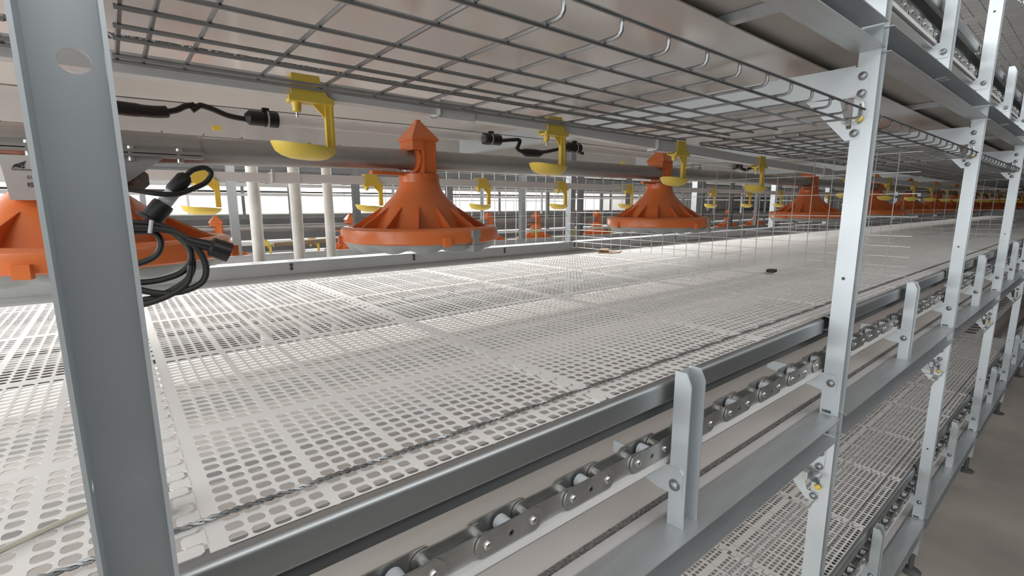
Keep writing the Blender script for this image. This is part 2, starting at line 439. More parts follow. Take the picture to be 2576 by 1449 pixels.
# ------------------------------------------------------------------ slotted floor panels
RP = .01535                                   # slot row pitch across the floor
LP = .429                                     # panel length along the row
X0 = .031                                     # a seam
def slat_mesh(name, rows, y_first, ya, yb, mat_='slat', tabs=True):
    # panel in local coordinates: x from 0 (seam) to LP, y relative
    mb = MB()
    t = .0009
    xs = []
    for m_ in range(5):
        for k in range(5): xs.append((.0076 + m_ * .080 + k * .0152, .0152, k))
    xa, xb = -.0035, LP - .0225
    ys = [y_first + r * RP for r in range(rows)]
    def margin(y0, y1):
        # strip between the panel end and the first slots, with an arrow notch opposite every second row
        k = math.floor(y0 / (2 * RP))
        c = k * 2 * RP + .0074
        if y0 <= c - .0028 and c + .0028 <= y1:
            a, b = xa, xs[0][0]
            mb.prism([(a, y0), (b, y0), (b, c), (a + .0058, c), (a + .0052, c - .0012), (a + .0022, c - .0014), (a, c - .0027)], 'z', -t, 0)
            mb.prism([(a, y1), (a, c + .0027), (a + .0022, c + .0014), (a + .0052, c + .0012), (a + .0058, c), (b, c), (b, y1)], 'z', -t, 0)
        else: solid(xa, xs[0][0], y0, y1)
    def solid(x0, x1, y0, y1):
        if x1 - x0 > 1e-6 and y1 - y0 > 1e-6: mb.box(x0, x1, y0, y1, -t, 0)
    solid(xa, xb, ya, ys[0] - RP / 2); solid(xa, xb, ys[-1] + RP / 2, yb)
    N = 12
    for yi, y in enumerate(ys):
        y0, y1 = y - RP / 2, y + RP / 2
        margin(y0, y1); cur = xs[0][0]
        for (x, w, k) in xs:
            x0, x1 = x, x + w
            solid(cur, x0, y0, y1); cur = x1
            cx, hw = (x0 + x1) / 2, .0063
            hh = .0055
            if k == 4: hw = .0057; cx -= .0006
            inn = []; out = []
            for q in range(N):
                w_ = 2 * PI * (q + .5) / N; c, s = math.cos(w_), math.sin(w_)
                rr = hh * .72
                inn.append((cx + math.copysign(hw - rr, c) + rr * c, y + math.copysign(hh - rr, s) + rr * s))
                mx = max(abs(c), abs(s)); px, py = c / mx, s / mx
                out.append((cx + ((x1 - cx) * px if px > 0 else (cx - x0) * px), y + RP / 2 * py))
            # corners of the cell: snap the nearest outline points
            for (sx, sy) in ((1, 1), (1, -1), (-1, 1), (-1, -1)):
                gx, gy = (x1 if sx > 0 else x0), y + sy * RP / 2
                q = min(range(N), key=lambda i: (out[i][0] - gx) ** 2 + (out[i][1] - gy) ** 2)
                out[q] = (gx, gy)
            vs = [(a, b, 0) for a, b in out] + [(a, b, 0) for a, b in inn] + [(a, b, -t) for a, b in inn] + [(a, b, -t) for a, b in out]
            fs = []
            for q in range(N):
                j = (q + 1) % N
                fs += [(q, j, N + j, N + q), (N + q, N + j, 2 * N + j, 2 * N + q), (2 * N + q, 2 * N + j, 3 * N + j, 3 * N + q)]
            mb.add(vs, fs)
        # the joint to the next module: a small square notch every third row
        solid(cur, xb, y0, y1)
    # interlocking fingers along both ends
    P2 = RP * 2
    k = int(math.ceil((ya - .03) / P2))
    while k * P2 < yb:
        yc = k * P2
        a, b = yc + .0012, yc + .0136
        if a >= ya and b <= yb:
            mb.prism([(LP - .0226, a), (LP - .009, a), (LP - .0062, a + .0025), (LP - .0062, b - .0025), (LP - .009, b), (LP - .0226, b)], 'z', -t, .0006)
        a, b = yc + .0154, yc + .0294
        if a >= ya and b <= yb:
            mb.prism([(-.0034, a - .003), (-.0034, b + .003), (-.0065, b), (-.0165, b), (-.0185, b - .003), (-.0185, a + .003), (-.0165, a), (-.0065, a)], 'z', -t, .0003)
        k += 1
    me = mb.mesh(name, mat_)
    return me
ROWS = []
e0, TB = .588, .3235
ROWS.append(('front', slat_mesh('floor_panel', 14, .3735 - .366, 0, .222), .366))
ROWS.append(('second', slat_mesh('floor_panel', 20, .0155, 0, .3225), .588))
ROWS.append(('third', slat_mesh('floor_panel', 20, .0155, 0, .3225), .9115))
ROWS.append(('fourth', slat_mesh('floor_panel', 20, .0155, 0, .3225), 1.235))
ROWS.append(('rear', slat_mesh('floor_panel', 5, .012, 0, .094), 1.5585))
def where_panel(k):
    if k < 0: return 'left of the dark near post' if k == -1 else 'far left behind the dark near post'
    return None
cnt = {}
for tier in (0, -1, 1):
    dz = tier * TH
    rows = ROWS if tier == 0 else ROWS[:4] if tier == -1 else ROWS[:2]
    for ri, (rn, me, y0) in enumerate(rows):
        for k in range(-1 if tier == 0 else 2, 33 if tier == 0 else 12):
            x = X0 + k * LP
            o = obj('floor_panel', me, None, None, (x, y0, ZS + dz))
            if tier == 0:
                if k < 0: lab = 'white slotted floor panel in the %s row, %s' % (rn, where_panel(k)); g = None
                elif k < 10: lab = 'white slotted floor panel in the %s row, %s right of the near post' % (rn, ORD[k]); g = None
                else: lab = 'white slotted floor panel of the %s row, far along the middle tier' % rn
                tag(o, lab, 'floor panel', 'slotted panels of the middle floor')
                if k >= 10: o['group'] = 'far slotted panels of the middle floor, %s row' % rn
            elif tier == -1:
                tag(o, 'white slotted floor panel of the bottom tier, %s row' % rn, 'floor panel', 'slotted panels of the bottom floor, %s row' % rn)
            else:
                tag(o, 'white slotted floor panel overhead on the upper tier, %s row' % rn, 'floor panel', 'slotted panels of the upper floor, %s row' % rn)
# twisted wire lying on the front edge of the slats
tag(obj('twisted_wire', rope_bm(lambda x: (.405, -.2352), XSTART, 4.6, .0024, .016, 2, .0035), 'wire'), 'twisted steel wire lying along the front edge of the middle slats', 'wire')
tag(obj('twisted_wire', rope_bm(lambda x: (.405, -.2352 - TH), 1.0, 4.6, .0024, .016, 2, .006), 'wire'), 'twisted steel wire along the front edge of the bottom slats', 'wire')

# ------------------------------------------------------------------ wire mesh ceilings
MH = .154
def mesh_panel(x0, x1, dz, first=False, hooks=True):
    mb = MB(); r = .0022 if dz >= 0 else .0016
    ys = [.335, .39, .463, .513, .565, .605, .673, .698]
    bars = []
    if first: bars += [.022, .045]; x = .083
    else: x = x0 + .012
    while x < x1 - .005: bars.append(x); x += .0767
    if not first: bars = bars
    xe = bars[-1] + .012
    xs = bars[0] - .004
    for y in ys: mb.tube([(xs, y, MH + dz), (xe, y, MH + dz)], r, 6)
    for x in bars:
        prof = [(x, .7, MH + .0034 + dz), (x, .338, MH + .0034 + dz)]
        if hooks and not (first and x < .08):
            prof += [(x, .3215, MH + .0034 + dz), (x, .3165, MH + .0046 + dz), (x, .3140, MH + .0078 + dz), (x, .3136, MH + .012 + dz), (x, .3136, MH + .0215 + dz)]
        else: prof[-1] = (x, .334, MH + .0034 + dz)
        mb.tube(prof, r, 6)
    if hooks: mb.tube([((.14 if first else xs), .3112, MH + .0185 + dz), (xe, .3112, MH + .0185 + dz)], r, 6)
    return mb
def mesh_panel_rear(x0, x1, dz):
    mb = MB()
    for y in (1.32, 1.36, 1.42, 1.48, 1.55, 1.62, 1.68): mb.tube([(x0, y, MH + dz), (x1, y, MH + dz)], .0017, 5)
    x = x0 + .01
    while x < x1: mb.tube([(x, 1.31, MH + .0034 + dz), (x, 1.69, MH + .0034 + dz)], .0017, 5); x += .0767
    return mb
MP = [(XSTART, -.045), (.015, 1.128), (1.19, 2.31), (2.37, 3.49), (3.55, 4.67), (4.73, 5.85), (5.9, 7.0), (7.1, 8.2), (8.3, 9.4)]
MW = ['left of the near post', 'between the near and second posts', 'between the second and third posts', 'between the third and fourth posts', 'between the fourth and fifth posts', 'between the fifth and sixth posts', 'past the sixth post', 'farther past the sixth post', 'farthest along the row']
for k, (a, b) in enumerate(MP):
    tag(obj('wire_mesh_panel', mesh_panel(a, b, 0, k == 1), 'wire'), 'wire mesh ceiling panel of the middle tier, ' + MW[k], 'wire mesh', 'wire mesh ceiling panels')
    tag(obj('wire_mesh_panel', mesh_panel_rear(a, b, 0), 'wire'), 'rear wire mesh ceiling panel over the back drinkers, ' + MW[k], 'wire mesh', 'rear wire mesh ceiling panels')
tag(obj('wire_mesh_panel', mesh_panel(.5, 1.128, -TH), 'wirelight'), 'bottom tier wire mesh panel, left of the second post', 'wire mesh', 'wire mesh panels of the bottom tier')
for k, (a, b) in enumerate(MP[2:6]):
    tag(obj('wire_mesh_panel', mesh_panel(a, b, -TH), 'wirelight'), 'bottom tier wire mesh panel, ' + MW[k + 2], 'wire mesh', 'wire mesh panels of the bottom tier')
    tag(obj('wire_mesh_panel', mesh_panel(a, b, TH), 'wire'), 'upper tier wire mesh panel, ' + MW[k + 2], 'wire mesh', 'wire mesh panels of the upper tier')
tag(obj('twisted_cable', rope_bm(lambda x: (.636, MH + .009), XSTART, 3.5, .0034, .012, 2, .003), 'wire'), 'twisted steel cable lying on the wire mesh ceiling', 'cable')
# wire ring and yellow stop where the mesh meets a post
for k, x in enumerate(PX[1:5]):
    rg = MB()
    pts = []
    for i in range(25):
        a = R(-150 + 290 * i / 24)
        pts.append((x - .011 + .004 * math.sin(a), .345 - .020 * math.cos(a) * 1.0, .180 + .026 * math.sin(a)))
    rg.tube(pts, .0011, 6)
    rg.tube([(p[0] - .002, p[1] + .001, p[2] - .001) for p in pts[2:22]], .0009, 6)
    tag(obj('wire_ring', rg, 'wirelight'), 'bent wire ring hooking the mesh to the %s post' % ORD[k + 1], 'wire ring', 'wire rings on the posts')
    tag(obj('yellow_stop', MB().lathe([(.0001, 0), (.005, .001), (.0065, .005), (.005, .009), (.0001, .011)], 12, (x - .012, .331, .163), 'x'), 'yellow'), 'yellow plastic stop by the slot of the %s post' % ORD[k + 1], 'stop', 'yellow stops on the posts')
for k, x in enumerate(PX[1:4]):
    tag(obj('yellow_stop', MB().lathe([(.0001, 0), (.005, .001), (.0065, .005), (.005, .009), (.0001, .011)], 12, (x - .012, .331, .163 - TH), 'x'), 'yellow'), 'yellow plastic stop on the %s post at the bottom tier' % ORD[k + 1], 'stop', 'yellow stops at the bottom tier')
    cl = MB(); cl.lathe([(.009, -.012), (.009, .012)], 12, (x - .014, .334, .19 - TH), 'x'); cl.box(x - .03, x - .001, .345, .356, .181 - TH, .199 - TH)
    tag(obj('pipe_clamp', cl, 'galv'), 'small bright clamp holding the mesh bar to the %s post at the bottom tier' % ORD[k + 1], 'clamp', 'clamps at the bottom tier')

# ------------------------------------------------------------------ feed tube and feeders
def feed_z(x):
    k = [(-2, .082), (0, .089), (.55, .1005), (1.5, .108), (2.2, .112), (4, .113), (20, .113)]
    for (a, za), (b, zb) in zip(k, k[1:]):
        if x <= b: return za + (zb - za) * max(0, (x - a) / (b - a))
    return k[-1][1]
xs = [XSTART, -.2, 0, .3, .55, 1, 1.5, 2.2, 3, 4, 6, 9, XEND]
tag(obj('feed_tube', MB().tube([(x, 1.0, feed_z(x)) for x in xs], .0222, 24), 'tube'), 'long dull grey feed tube running through the orange feeders', 'pipe')
def feeder(loc, lab, grp, s=1., sens=False, m='orange'):
    t = thing('pan_feeder', lab, 'feeder', loc, grp)
    # z = 0 at the feed tube axis (.1005)
    o = -.1005
    NS = 40
    cone = MB()
    cone.lathe([(r * s, z + o) for r, z in ((.043, .055), (.0455, .046), (.049, .034), (.058, .022), (.070, .010), (.082, -.003), (.094, -.017), (.105, -.032), (.114, -.047), (.120, -.058), (.123, -.066), (.119, -.066), (.110, -.048), (.09, -.0185), (.06, .014), (.045, .03))], NS)
    cone.lathe([(.119 * s, -.0625 + o), (.168 * s, -.064 + o)], NS)
    for k in range(14):
        a = 2 * PI * (k + .3) / 14
        c, q = math.cos(a), math.sin(a)
        P = [(.083, -.003), (.154, -.0485), (.122, -.0645)]
        vs = []
        for w in (-.0014, .0014):
            for r_, z in P: vs.append(((r_ * c - w * q) * s, (r_ * q + w * c) * s, z + o))
        cone.add(vs, [(0, 1, 2), (3, 5, 4), (0, 3, 4, 1), (1, 4, 5, 2), (2, 5, 3, 0)])
    obj('cone', cone, m, t)
    nk = MB()
    nk.prism([(.030, -.026), (.030, .026), (.026, .031), (-.006, .031), (-.006, -.031), (.026, -.031)], 'z', .036 + o, .14 + o)
    nk.prism([(-.006, -.032), (-.006, .032), (-.029, .029), (-.029, -.029)], 'z', .118 + o, .1395 + o)
    nk.prism([(-.006, -.032), (-.006, .032), (-.030, .029), (-.030, -.029)], 'z', .036 + o, .070 + o)
    nk.lathe([(.0445, .068 + o), (.0445, .04 + o)], 24)
    nk.tube([(-.012, 0, 0), (-.007, 0, 0)], .0285, 20)
    nk.box(-.005, -.0025, -.0326, -.0305, .06 + o, .138 + o); nk.box(.0215, .024, -.0326, -.0305, .06 + o, .138 + o)
    obj('neck', nk, m, t)
    cp = MB()
    v = [(.0325, -.0345, .1385), (.0325, .0345, .1385), (-.0325, .0345, .1385), (-.0325, -.0345, .1385), (.032, -.034, .1435), (.032, .034, .1435), (-.032, .034, .1435), (-.032, -.034, .1435), (.006, -.007, .180), (.006, .007, .180), (-.006, .007, .180), (-.006, -.007, .180)]
    cp.add([(a, b, c + o) for a, b, c in v], [(0, 3, 2, 1), (0, 1, 5, 4), (1, 2, 6, 5), (2, 3, 7, 6), (3, 0, 4, 7), (4, 5, 9, 8), (5, 6, 10, 9), (6, 7, 11, 10), (7, 4, 8, 11), (8, 9, 10, 11)])
    cp.box(.002, .005, -.005, .005, .178 + o, .185 + o); cp.box(-.005, -.002, -.005, .005, .178 + o, .185 + o)
    obj('cap', cp, m, t)
    rim = MB().lathe([(r * s, z + o) for r, z in ((.152, -.050), (.1535, -.0465), (.158, -.0445), (.166, -.0455), (.1725, -.050), (.174, -.056), (.1745, -.074), (.171, -.077), (.166, -.077), (.166, -.060), (.154, -.060))], 56, close=True)
    for k in range(4):
        a = R(-102 + k * 90)
        c, q = math.cos(a), math.sin(a)
        pts = [(.172, -.008), (.180, -.007), (.180, .007), (.172, .008)]
        rim.prism([((x * c - y * q) * s, (x * q + y * c) * s) for x, y in pts], 'z', -.0805 + o, -.063 + o)
    obj('rim', rim, m, t)
    pan = MB().lathe([(r * s, z + o) for r, z in ((.167, -.070), (.166, -.078), (.158, -.084), (.148, -.088), (.12, -.086), (.06, -.080), (.0001, -.078))], 84, zf=lambda w, r, z: (-.0085 * abs(math.sin(w * 7)) if .1 < r / s < .163 and z < -.083 + o + .001 else 0))
    pan.lathe([(r * s, z + o) for r, z in ((.163, -.070), (.155, -.080), (.0001, -.076))], 40)
    obj('pan', pan, 'pan', t)
    cl = MB()
    a = R(-80); c, q = math.cos(a), math.sin(a)
    for x0, x1, y0, y1, z0, z1 in ((.172, .180, -.011, .011, -.066, -.050), (.170, .179, -.007, .007, -.083, -.058), (.168, .182, -.012, .008, -.093, -.080)):
        cl.prism([((x * c - y * q) * s, (x * q + y * c) * s) for x, y in ((x0, y0), (x1, y0), (x1, y1), (x0, y1))], 'z', z0 + o, z1 + o)
    obj('pan_clip', cl, 'clip', t)
    lv = MB().prism([(-.03, -.012), (-.10, -.022), (-.118, -.020), (-.122, -.012), (-.116, -.006), (-.03, .010)], 'z', .064 + o, .0715 + o)
    obj('shutter_lever', lv, m, t)
    return t
FG = 'orange pan feeders on the feed tube'
f1 = feeder((-.045, 1.0, .0965), 'largest orange pan feeder, half hidden behind the dark near post', FG, 1.19)
f2 = feeder((.541, .99, .1005), 'orange pan feeder hanging in the middle, clear of the posts', FG)
f3 = dup(f2, (1.474, 1.0, .1055), 'orange pan feeder behind the wire partition, left of the tall bright post', FG)
f4 = dup(f2, (2.79, 1.0, .111), 'orange pan feeder cut by the left side of the tall bright post', FG)
for i, x in enumerate((3.9, 4.75, 5.65, 6.5, 7.4, 8.3, 9.2, 10.1, 11.0, 11.9)):
    dup(f2, (x, 1.0, .113), 'far orange pan feeder right of the tall bright post, %s of that line' % ORD[i], FG)

# tube saddle and hanger beside the near post
t = thing('tube_saddle', 'grey saddle bracket bolted over the feed tube beside the near post', 'bracket', (0, 0, 0))
sd = MB().prism([(1.0 + .0268 * math.cos(R(a)), .0895 + .0268 * math.sin(R(a))) for a in range(-10, 191, 20)] + [(1.0 - .0235, .0895 - .004), (1.0 - .0235, .0895)][1:] + [(1.0 + .0235 * math.cos(R(a)), .0895 + .0235 * math.sin(R(a))) for a in range(180, -1, -20)], 'x', -.32, .126)
obj('saddle', sd, 'tube', t)
fl = MB().box(-.32, .127, .958, .977, .0815, .0865); fl.box(-.32, .127, .958, .977, .0755, .080)
obj('flange', fl, 'tube', t)
for x in (-.08, .033, .095):
    b = MB().lathe([(.0001, .0915), (.005, .091), (.0055, .0865), (.0055, .069), (.0001, .068)][::-1], 10, (x, .967, 0))
    obj('bolt', b, 'pin', t)
hg = MB().prism([(-.03, .079), (.078, .079), (.070, .072), (.024, .036), (-.03, .036)], 'y', .966, .969)
obj('hanger_plate', hg, 'post', t)
ear = MB().prism([(.0, .058), (.044, .058), (.052, .050), (.052, .034), (.040, .022), (.0, .022)], 'y', .985, .99)
ear.lathe([(.0001, 0), (.007, 0), (.006, .006), (.0001, .007)], 12, (.032, .984, .040), 'y')
obj('ear_plate', ear, 'clip', t)

# ------------------------------------------------------------------ water line, drinkers
def wz(x):
    k = [(-2, 0), (.3, 0), (.68, -.003), (1.1, -.014), (1.53, -.024), (2.3, -.036), (2.84, -.042), (4, -.046), (20, -.05)]
    for (a, za), (b, zb) in zip(k, k[1:]):
        if x <= b: return za + (zb - za) * max(0, (x - a) / (b - a))
    return k[-1][1]
def square_pipe(path, h, y):
    mb = MB(); vs = []
    for x, z in path: vs += [(x, y - h, z - h), (x, y + h, z - h), (x, y + h, z + h), (x, y - h, z + h)]
    fs = []
    for i in range(len(path) - 1):
        for k in range(4):
            a = i * 4 + k; b = i * 4 + (k + 1) % 4
            fs.append((a, a + 4, b + 4, b))
    fs += [(0, 1, 2, 3), tuple(len(vs) - 4 + i for i in (3, 2, 1, 0))]
    return mb.add(vs, fs)
YD, YR = .715, 1.40
wx = [XSTART, 0, .3, .5, .68, .9, 1.1, 1.3, 1.53, 1.9, 2.3, 2.84, 4, 8, XEND]
tag(obj('water_pipe', square_pipe([(x, .155 + wz(x)) for x in wx], .0112, YD), 'pvc'), 'white square water pipe above the front row of yellow drinkers', 'pipe')
tag(obj('water_pipe', square_pipe([(x, .070 + .006 * min(1, max(0, x)) ) for x in wx], .0112, YR), 'pvc'), 'white square water pipe of the rear drinker row, behind the feed tube', 'pipe')
def drinker(loc, lab, grp, flip=1):
    t = thing('cup_drinker', lab, 'drinker', loc, grp); t.scale = (1.05, 1.05, 1.05)
    # local: x 0 at the arm, z 0 at the pipe axis, pipe half size .0112
    k = MB()
    k.prism([(-.050, -.0145), (-.048, .016), (-.014, .016), (-.012, .004), (-.004, -.008), (.004, -.0115), (.004, -.015), (-.050, -.015)], 'y', -.0145, -.0118)
    k.prism([(-.048, -.0145), (-.048, .016), (-.014, .016), (-.014, -.0145)], 'y', .0118, .0145)
    k.box(-.048, -.014, -.0145, .0145, .0118, .0155)
    k.box(-.050, .004, -.0145, .008, -.0168, -.0128)
    k.box(-.0525, -.048, -.0145, -.009, -.0168, -.010)
    obj('pipe_clip', k, 'yellow', t)
    nb = MB().lathe([(.0001, -.0155), (.0064, -.0155), (.0052, -.0275), (.004, -.0285), (.0001, -.0285)][::-1], 14, (-.040, 0, 0))
    n = obj('nipple', nb, 'yellow', t)
    obj('nipple_pin', MB().lathe([(.0001, -.0355), (.0014, -.0352), (.0014, -.0275)], 8, (-.040, 0, 0)), 'pin', n)
    a = MB()
    a.box(-.005, .0045, -.0045, .003, -.071, -.0125)
    a.box(.0015, .0052, -.0062, -.0035, -.071, -.0135)
    a.prism([(-.021, -.0155), (-.0045, -.0155), (-.0045, -.034)], 'y', -.002, .001)
    obj('arm', a, 'yellow', t)
    c = MB()
    prof = [(1.0, 0), (.97, -.0035), (.88, -.0085), (.72, -.0128), (.5, -.0158), (.25, -.0172), (.001, -.0176)]
    inner = [(.001, -.0156), (.25, -.0152), (.5, -.0138), (.72, -.0108), (.86, -.007), (.94, -.0025), (.965, 0)]
    c.lathe([(r, z) for r, z in (prof + inner)][::-1], 32, (0, 0, 0), 'z', close=True)
    c.v = [(x * .0405 - .034, y * .030, z - .0705 + (.006 * max(0, -x - .35) ** 1 * (1 if z > -.004 else .3)) - .0035 * max(0, x)) for x, y, z in c.v]
    obj('cup', c, 'yellow', t)
    return t
DG = 'yellow cup drinkers of the front water pipe'
DX = [v * 1.0515 for v in (.2385, .678, 1.097, 1.525, 2.30, 2.841, 3.311, 3.726, 4.15, 4.57, 5.0, 5.43, 5.85, 6.3, 6.75, 7.2, 7.7, 8.2, 8.7)]
DL = ['yellow cup drinker nearest the dark post, in front of the feed tube', 'yellow cup drinker between the two orange feeders in the middle', 'yellow cup drinker overlapping the feeder behind the partition', 'yellow cup drinker left of the tall bright post, in the wire partition', 'yellow cup drinker mostly hidden by the tall bright post']
d0 = None
for i, x in enumerate(DX):
    lab = DL[i] if i < 5 else 'small yellow cup drinker right of the tall bright post, %s in line' % ORD[i - 5]
    loc = (x, YD, .155 + wz(x))
    if d0 is None: d0 = drinker(loc, lab, DG)
    else: dup(d0, loc, lab, DG)
RDX = [-.22, .206, .632, 1.036, 1.42, 1.85, 2.59, 3.01, 3.45, 3.9, 4.3, 4.75, 5.2, 5.65]
RDL = ['rear yellow drinker behind the dark near post', 'rear yellow drinker seen past the black cable loop', 'rear yellow drinker against the bright window left of the middle feeder', 'rear yellow drinker just right of the middle feeder', 'rear yellow drinker by the rear post, left of the wire partition']
for i, x in enumerate(RDX):
    lab = RDL[i] if i < 5 else 'rear yellow drinker behind the wire partition, %s from its left' % ORD[i - 5]
    dup(d0, (x, YR, .070 + .006 * min(1, max(0, x))), lab, 'yellow cup drinkers of the rear water pipe')
# pipe joints with hanger hooks
def joint(x, y, z, lab):
    t = thing('pipe_joint', lab, 'pipe joint', (x, y, z), 'white pipe joints')
    obj('sleeve', MB().box(-.036, .036, -.0135, .0135, -.0145, .0135), 'pvc', t)
    hk = MB().tube(smooth([(-.034, -.0155, .02), (-.034, -.0155, -.006), (-.037, -.0155, -.0135), (-.046, -.0155, -.017), (-.055, -.0155, -.0165)]), .0018, 8)
    obj('hook', hk, 'pvc', t)
joint(.457, YD, .155 + wz(.457), 'white sleeve joint with hook on the front water pipe, above the middle feeder')
joint(1.052, YD, .155 + wz(1.052), 'white sleeve joint with hook on the front water pipe, above the partition feeder')
joint(2.12, YD, .155 + wz(2.12), 'white sleeve joint with hook on the front water pipe, left of the tall bright post')
joint(.365, YR, .073, 'white sleeve joint on the rear water pipe, in front of the white poles')

# ------------------------------------------------------------------ lamp line: wire, clear tubes, black connectors
YL = 1.10
def lz(x): return .184 + .010 * min(max(x / .75, 0), 1) + (-.005 if x > 1.6 else 0)
tag(obj('support_wire', MB().tube([(x, YL, lz(x) + .0005) for x in (XSTART, 0, .2, .6, 1.2, 2, 4, 8)], .0011, 6), 'wire'), 'thin dark wire that the lamp tubes hang from', 'wire')
def lamp_tube(x0, x1, lab):
    t = thing('lamp_tube', lab, 'lamp', (0, 0, 0), 'clear lamp tubes')
    obj('tube', MB().tube([(x0, YL, lz(x0) - .0165), (x1, YL, lz(x1) - .0155)], .0106, 14), 'clear', t)
    for xe, sg in ((x0, -1), (x1, 1)):
        z = lz(xe) - .016
        c = MB().tube([(xe + sg * -.010, YL, z), (xe + sg * .015, YL, z)], .0155, 16)
        c.tube([(xe + sg * .0155, YL, z), (xe + sg * .042, YL, z), (xe + sg * .050, YL, z)], [.0145, .0145, .007], 16)
        c.box(xe - .006 + sg * .012, xe + .006 + sg * .012, YL - .006, YL + .004, z + .012, z + .021)
        e = obj('end_cap', c, 'black', t)
        obj('cable_tie', MB().tube([(xe + sg * .008, YL, z), (xe + sg * .011, YL, z)], .0163, 16), 'tape', e)
lamp_tube(.272, .812, 'clear lamp tube with black end caps, between the near drinker and the middle feeder')
lamp_tube(1.165, 2.2, 'clear lamp tube beginning right of the second drinker')
tag(obj('lamp_cable', MB().tube(smooth([(0.135, YL, 0.1738), (0.1475, YL, 0.1837), (0.1525, YL, 0.1844), (0.1688, YL, 0.18), (0.1938, YL, 0.1713), (0.225, YL, 0.1675)]), .0052, 8), 'blackm'), 'black cable sagging into the connector left of the first drinker', 'cable')
tag(obj('lamp_cable', MB().tube(smooth([(0.015, YL, 0.1663), (0.075, YL, 0.165), (0.1063, YL, 0.17), (0.125, YL, 0.18), (0.14, YL, 0.1844)]), [.0118] * 6 + [.0106] * 8 + [.0052] * 19, 10), 'blackm'), 'black cable plug coming from behind the near post', 'cable')
c = MB().tube(smooth([(0.8625, YL, 0.1775), (0.9, YL, 0.1825), (0.9275, YL, 0.1837), (0.9225, YL, 0.1675), (0.9187, YL, 0.16), (0.9375, YL, 0.1525), (0.975, YL, 0.155), (1.025, YL, 0.1575), (1.075, YL, 0.1675), (1.125, YL, 0.1775), (1.163, YL, 0.1688), (1.194, YL, 0.1638)]), .0052, 8)
c.tube([(0.9313, YL, 0.155), (0.95, YL, 0.1512), (1, YL, 0.1512), (1.019, YL, 0.155)], [.004, .0118, .0118, .005], 12)
tag(obj('lamp_cable', c, 'blackm'), 'kinked black cable with a moulded splice behind the second drinker', 'cable')
tag(obj('lamp_cable', MB().tube(smooth([(2.2, YL, 0.1725), (2.25, YL, 0.165), (2.3, YL, 0.16), (2.375, YL, 0.175), (2.475, YL, 0.17)]), .0075, 8), 'blackm'), 'black cable behind the fourth drinker', 'cable')
# light clip (egg shaped) on the wire
tag(obj('wire_clip', MB().lathe([(.0001, -.02), (.006, -.017), (.0075, -.006), (.005, .004), (.0015, .008), (.0001, .008)], 14, (0.6, YL, 0.185)), 'tape'), 'small pale clip hanging on the lamp wire left of the middle feeder', 'clip')

# ------------------------------------------------------------------ sensor, coiled cable and control box at the near feeder
YC = .71
t = thing('feed_sensor', 'black and silver sensor standing on the largest feeder, with a looped lead', 'sensor', (0, 0, 0))
a0, a1 = Vector((.036, YC, -.014)), Vector((.074, YC, .036))
d = (a1 - a0)
def al(u): return a0 + d * u
obj('socket', MB().tube([al(-.08), al(-.02), al(.0), al(.28), al(.34)], [.0165, .0165, .0115, .0115, .0105], 18), 'black', t)
obj('silver_sleeve', MB().tube([al(.3), al(.62)], .0078, 18), 'tape', t)
obj('grip', MB().tube([al(.6), al(.66), al(.95), al(1.02)], [.0085, .0095, .0085, .005], 18), 'black', t)
ld = smooth([al(1.0), (.082, YC, .043), (.094, YC, .046), (.100, YC, .040), (.094, YC, .029), (.08, YC - .004, .021), (.062, YC - .012, .014), (.044, YC - .012, .014), (.022, YC - .006, .018), (-.02, YC, .024)], 10)
obj('lead', MB().tube(ld, .003, 8), 'blackm', t)
t = thing('coiled_cable', 'black cable coil tied with a white band, hanging in front of the largest feeder', 'cable', (0, 0, 0))
def loop(pts, r=.0036, y=YC - .02):
    return MB().tube(smooth([(x, y + (dy if dy else 0), z) for x, z, dy in pts], 10), r, 8)
cb = loop([(-.03, -.022, 0), (.012, -.0195, 0), (.035, -.021, 0), (.052, -.030, .004), (.066, -.048, .004), (.069, -.070, .004), (.062, -.086, 0), (.045, -.098, 0), (.02, -.106, 0), (-.02, -.104, 0)])
cb2 = loop([(-.03, -.025, -.007), (.015, -.023, -.007), (.040, -.026, -.007), (.060, -.034, -.007), (.075, -.052, -.006), (.081, -.072, -.006), (.076, -.09, -.006), (.058, -.099, -.006), (.035, -.1, -.006), (.01, -.092, -.006), (-.02, -.084, -.004)])
cb3 = loop([(-.03, -.03, .004), (.02, -.028, .004), (.036, -.031, .004), (.040, -.044, .004), (.032, -.058, .004), (.01, -.066, .004), (-.03, -.068, .004)])
cb4 = loop([(-.03, -.019, -.004), (.02, -.0185, -.004), (.045, -.024, -.004), (.062, -.038, -.004), (.068, -.055, .0), (.064, -.07, .0), (.05, -.081, .0), (.02, -.086, .0), (-.02, -.08, .0)])
cb5 = loop([(-.03, -.112, -.008), (.01, -.111, -.008), (.04, -.103, -.008), (.06, -.09, -.006), (.066, -.07, -.004)])
for i, c_ in enumerate((cb, cb2, cb3, cb4, cb5)): obj('cable_turn', c_, 'blackm', t)
obj('plug', MB().tube([(.060, YC - .026, -.036), (.068, YC - .026, -.041), (.086, YC - .026, -.0475), (.0865, YC - .026, -.0477), (.089, YC - .026, -.0487), (.107, YC - .026, -.057)], [.0038, .0055, .0068, .0068, .0118, .0125], 14), 'black', t)
obj('tie_band', MB().tube([(.0335, YC - .031, -.0155), (.0305, YC - .031, -.030)], .0021, 8), 'tape', t)

